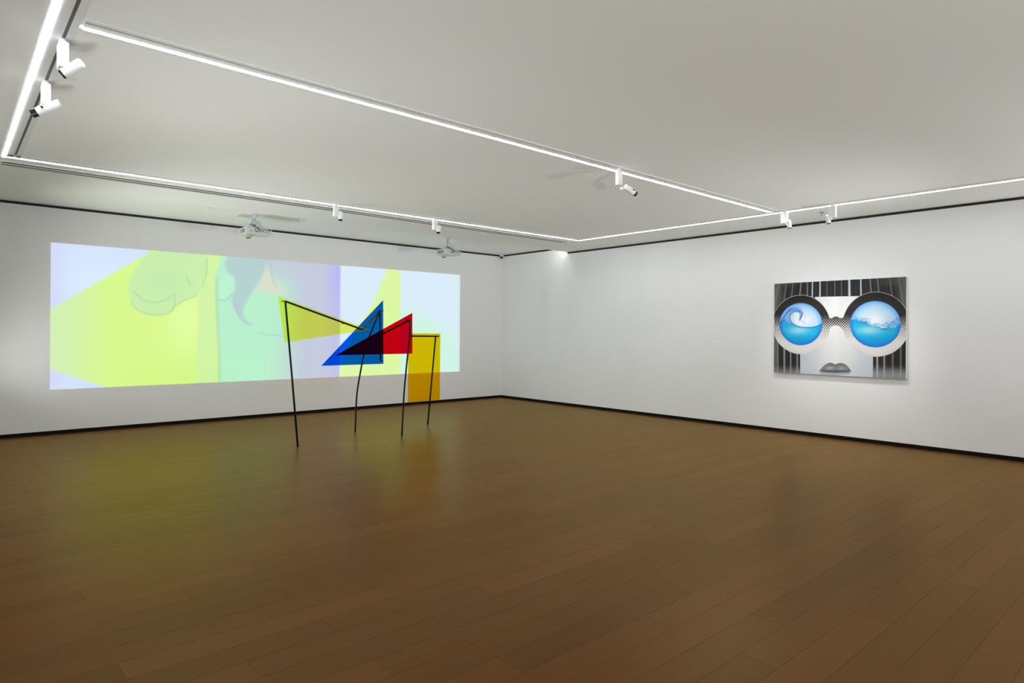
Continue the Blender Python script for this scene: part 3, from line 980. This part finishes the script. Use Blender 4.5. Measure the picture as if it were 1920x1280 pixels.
# ------------------------------------------------------------------ sculpture of bent steel rods and clear coloured acrylic
ACR = dict(
    lime=acrylic_mat('lime_acrylic', (0.95, 1.0, 0.13), (0.80, 0.85, 0.02), 0.05, 1.1),
    blue=acrylic_mat('blue_acrylic', (0.0, 0.13, 0.90), (0.0, 0.04, 1.0), 0.10, 1.03),
    red=acrylic_mat('red_acrylic', (0.74, 0.0, 0.015), (0.6, 0.0, 0.02), 0.012, 1.03),
    amber=acrylic_mat('amber_acrylic', (1.0, 0.64, 0.0), (1.0, 0.12, 0.0), 0.12, 1.05),
)
sx, sy = 4.6, 8.3
sc = thing('acrylic_sculpture', (sx, sy, 0), 'freestanding sculpture of bent black rods holding four clear coloured acrylic panels', 'sculpture')
RR = 0.0125
L3 = lambda p: (p[0] - sx, p[1] - sy, p[2])


def rod(name, pts, r=RR):
    return bm_obj(name, tube_bm([L3(p) for p in pts], r, 12), MAT['steel'], sc, smooth=True)


def bend(a, b, c, r=0.03, n=6):
    """points of the corner a-b-c rounded with radius r"""
    a, b, c = Vector(a), Vector(b), Vector(c)
    p, q = b + (a - b).normalized() * r, b + (c - b).normalized() * r
    return [tuple((p * (1 - t) + b * t) * (1 - t) + (b * (1 - t) + q * t) * t) for t in [i / n for i in range(n + 1)]]


T1, J1, A2, V2 = (3.253, 8.03, 1.873), (4.346, 8.03, 1.520), (5.020, 8.73, 1.814), (5.038, 8.73, 1.039)
T3, K3 = (5.068, 7.95, 1.668), (5.030, 8.728, 1.443)
rod('leg', [(3.429, 8.03, 0), (3.345, 8.03, 0.92), T1])
rod('leg', smooth_path([A2, (4.852, 8.73, 1.443), (4.751, 8.73, 1.143), (4.689, 8.73, 0.856), (4.644, 8.73, 0.602), (4.625, 8.73, 0.349), (4.614, 8.73, 0)], 36))
rod('leg', smooth_path([T3, (5.063, 7.95, 1.439), (5.013, 7.95, 1.008), (4.973, 7.95, 0.6), (4.940, 7.95, 0)], 28))
rod('leg', [(5.990, 8.63, 1.426), (5.918, 8.63, 0.71), (5.847, 8.63, 0)])
rod('rod', [T1] + bend(T1, J1, A2, 0.025) + [A2])
rod('rod', [A2, V2])
rod('rod', [T3, K3])
rod('rod', [(5.060, 7.95, 1.432), (5.990, 8.63, 1.423), (6.052, 8.63, 1.423)])


def sheet(label, m, pts, y, th=0.006):
    bm = bmesh.new()
    a = [bm.verts.new((x - sx, y - sy, z)) for x, z in pts]
    b = [bm.verts.new((x - sx, y + th - sy, z)) for x, z in pts]
    bm.faces.new(a)
    bm.faces.new(b[::-1])
    for i in range(len(pts)):
        j = (i + 1) % len(pts)
        bm.faces.new((a[i], b[i], b[j], a[j]))
    o = bm_obj('acrylic_panel', bm, m, sc)
    o['label'] = label
    return o


GAP = 0.020
sheet('lime yellow clear triangle', ACR['lime'], [(3.167, 1.933), (3.258, 1.346), (4.462, 1.521)], 8.03 + GAP)
sheet('deep blue clear triangle', ACR['blue'], [(5.086, 1.980), (4.081, 0.994), (5.098, 0.994)], 8.73 + GAP)
sheet('red clear triangle', ACR['red'], [(5.118, 1.770), (3.920, 1.174), (5.123, 1.175)], 7.95 + GAP)
sheet('amber clear rectangle', ACR['amber'], [(5.487, 1.468), (6.097, 1.468), (6.093, 0.380), (5.483, 0.380)], 8.63 + GAP)


def bracket(p, q):
    p, q = Vector(p), Vector(q)
    bm = tube_bm([L3(p), L3(q), L3((q.x, q.y + GAP + 0.012, q.z))], 0.006, 8)
    bm_obj('bracket', bm, MAT['steel'], sc)


bracket(T1, (3.218, 8.03, 1.872))
bracket((4.05, 8.03, 1.616), (4.055, 8.035, 1.600))
bracket((5.020, 8.73, 1.812), (5.080, 8.73, 1.820))
bracket((5.038, 8.73, 1.042), (5.085, 8.73, 1.042))
bracket((5.068, 7.95, 1.664), (5.015, 7.95, 1.668))
bracket((5.060, 7.95, 1.30), (5.085, 7.95, 1.30))
bracket((5.99, 8.63, 1.423), (6.045, 8.63, 1.423))
bracket((5.56, 8.316, 1.428), (5.56, 8.62, 1.428))
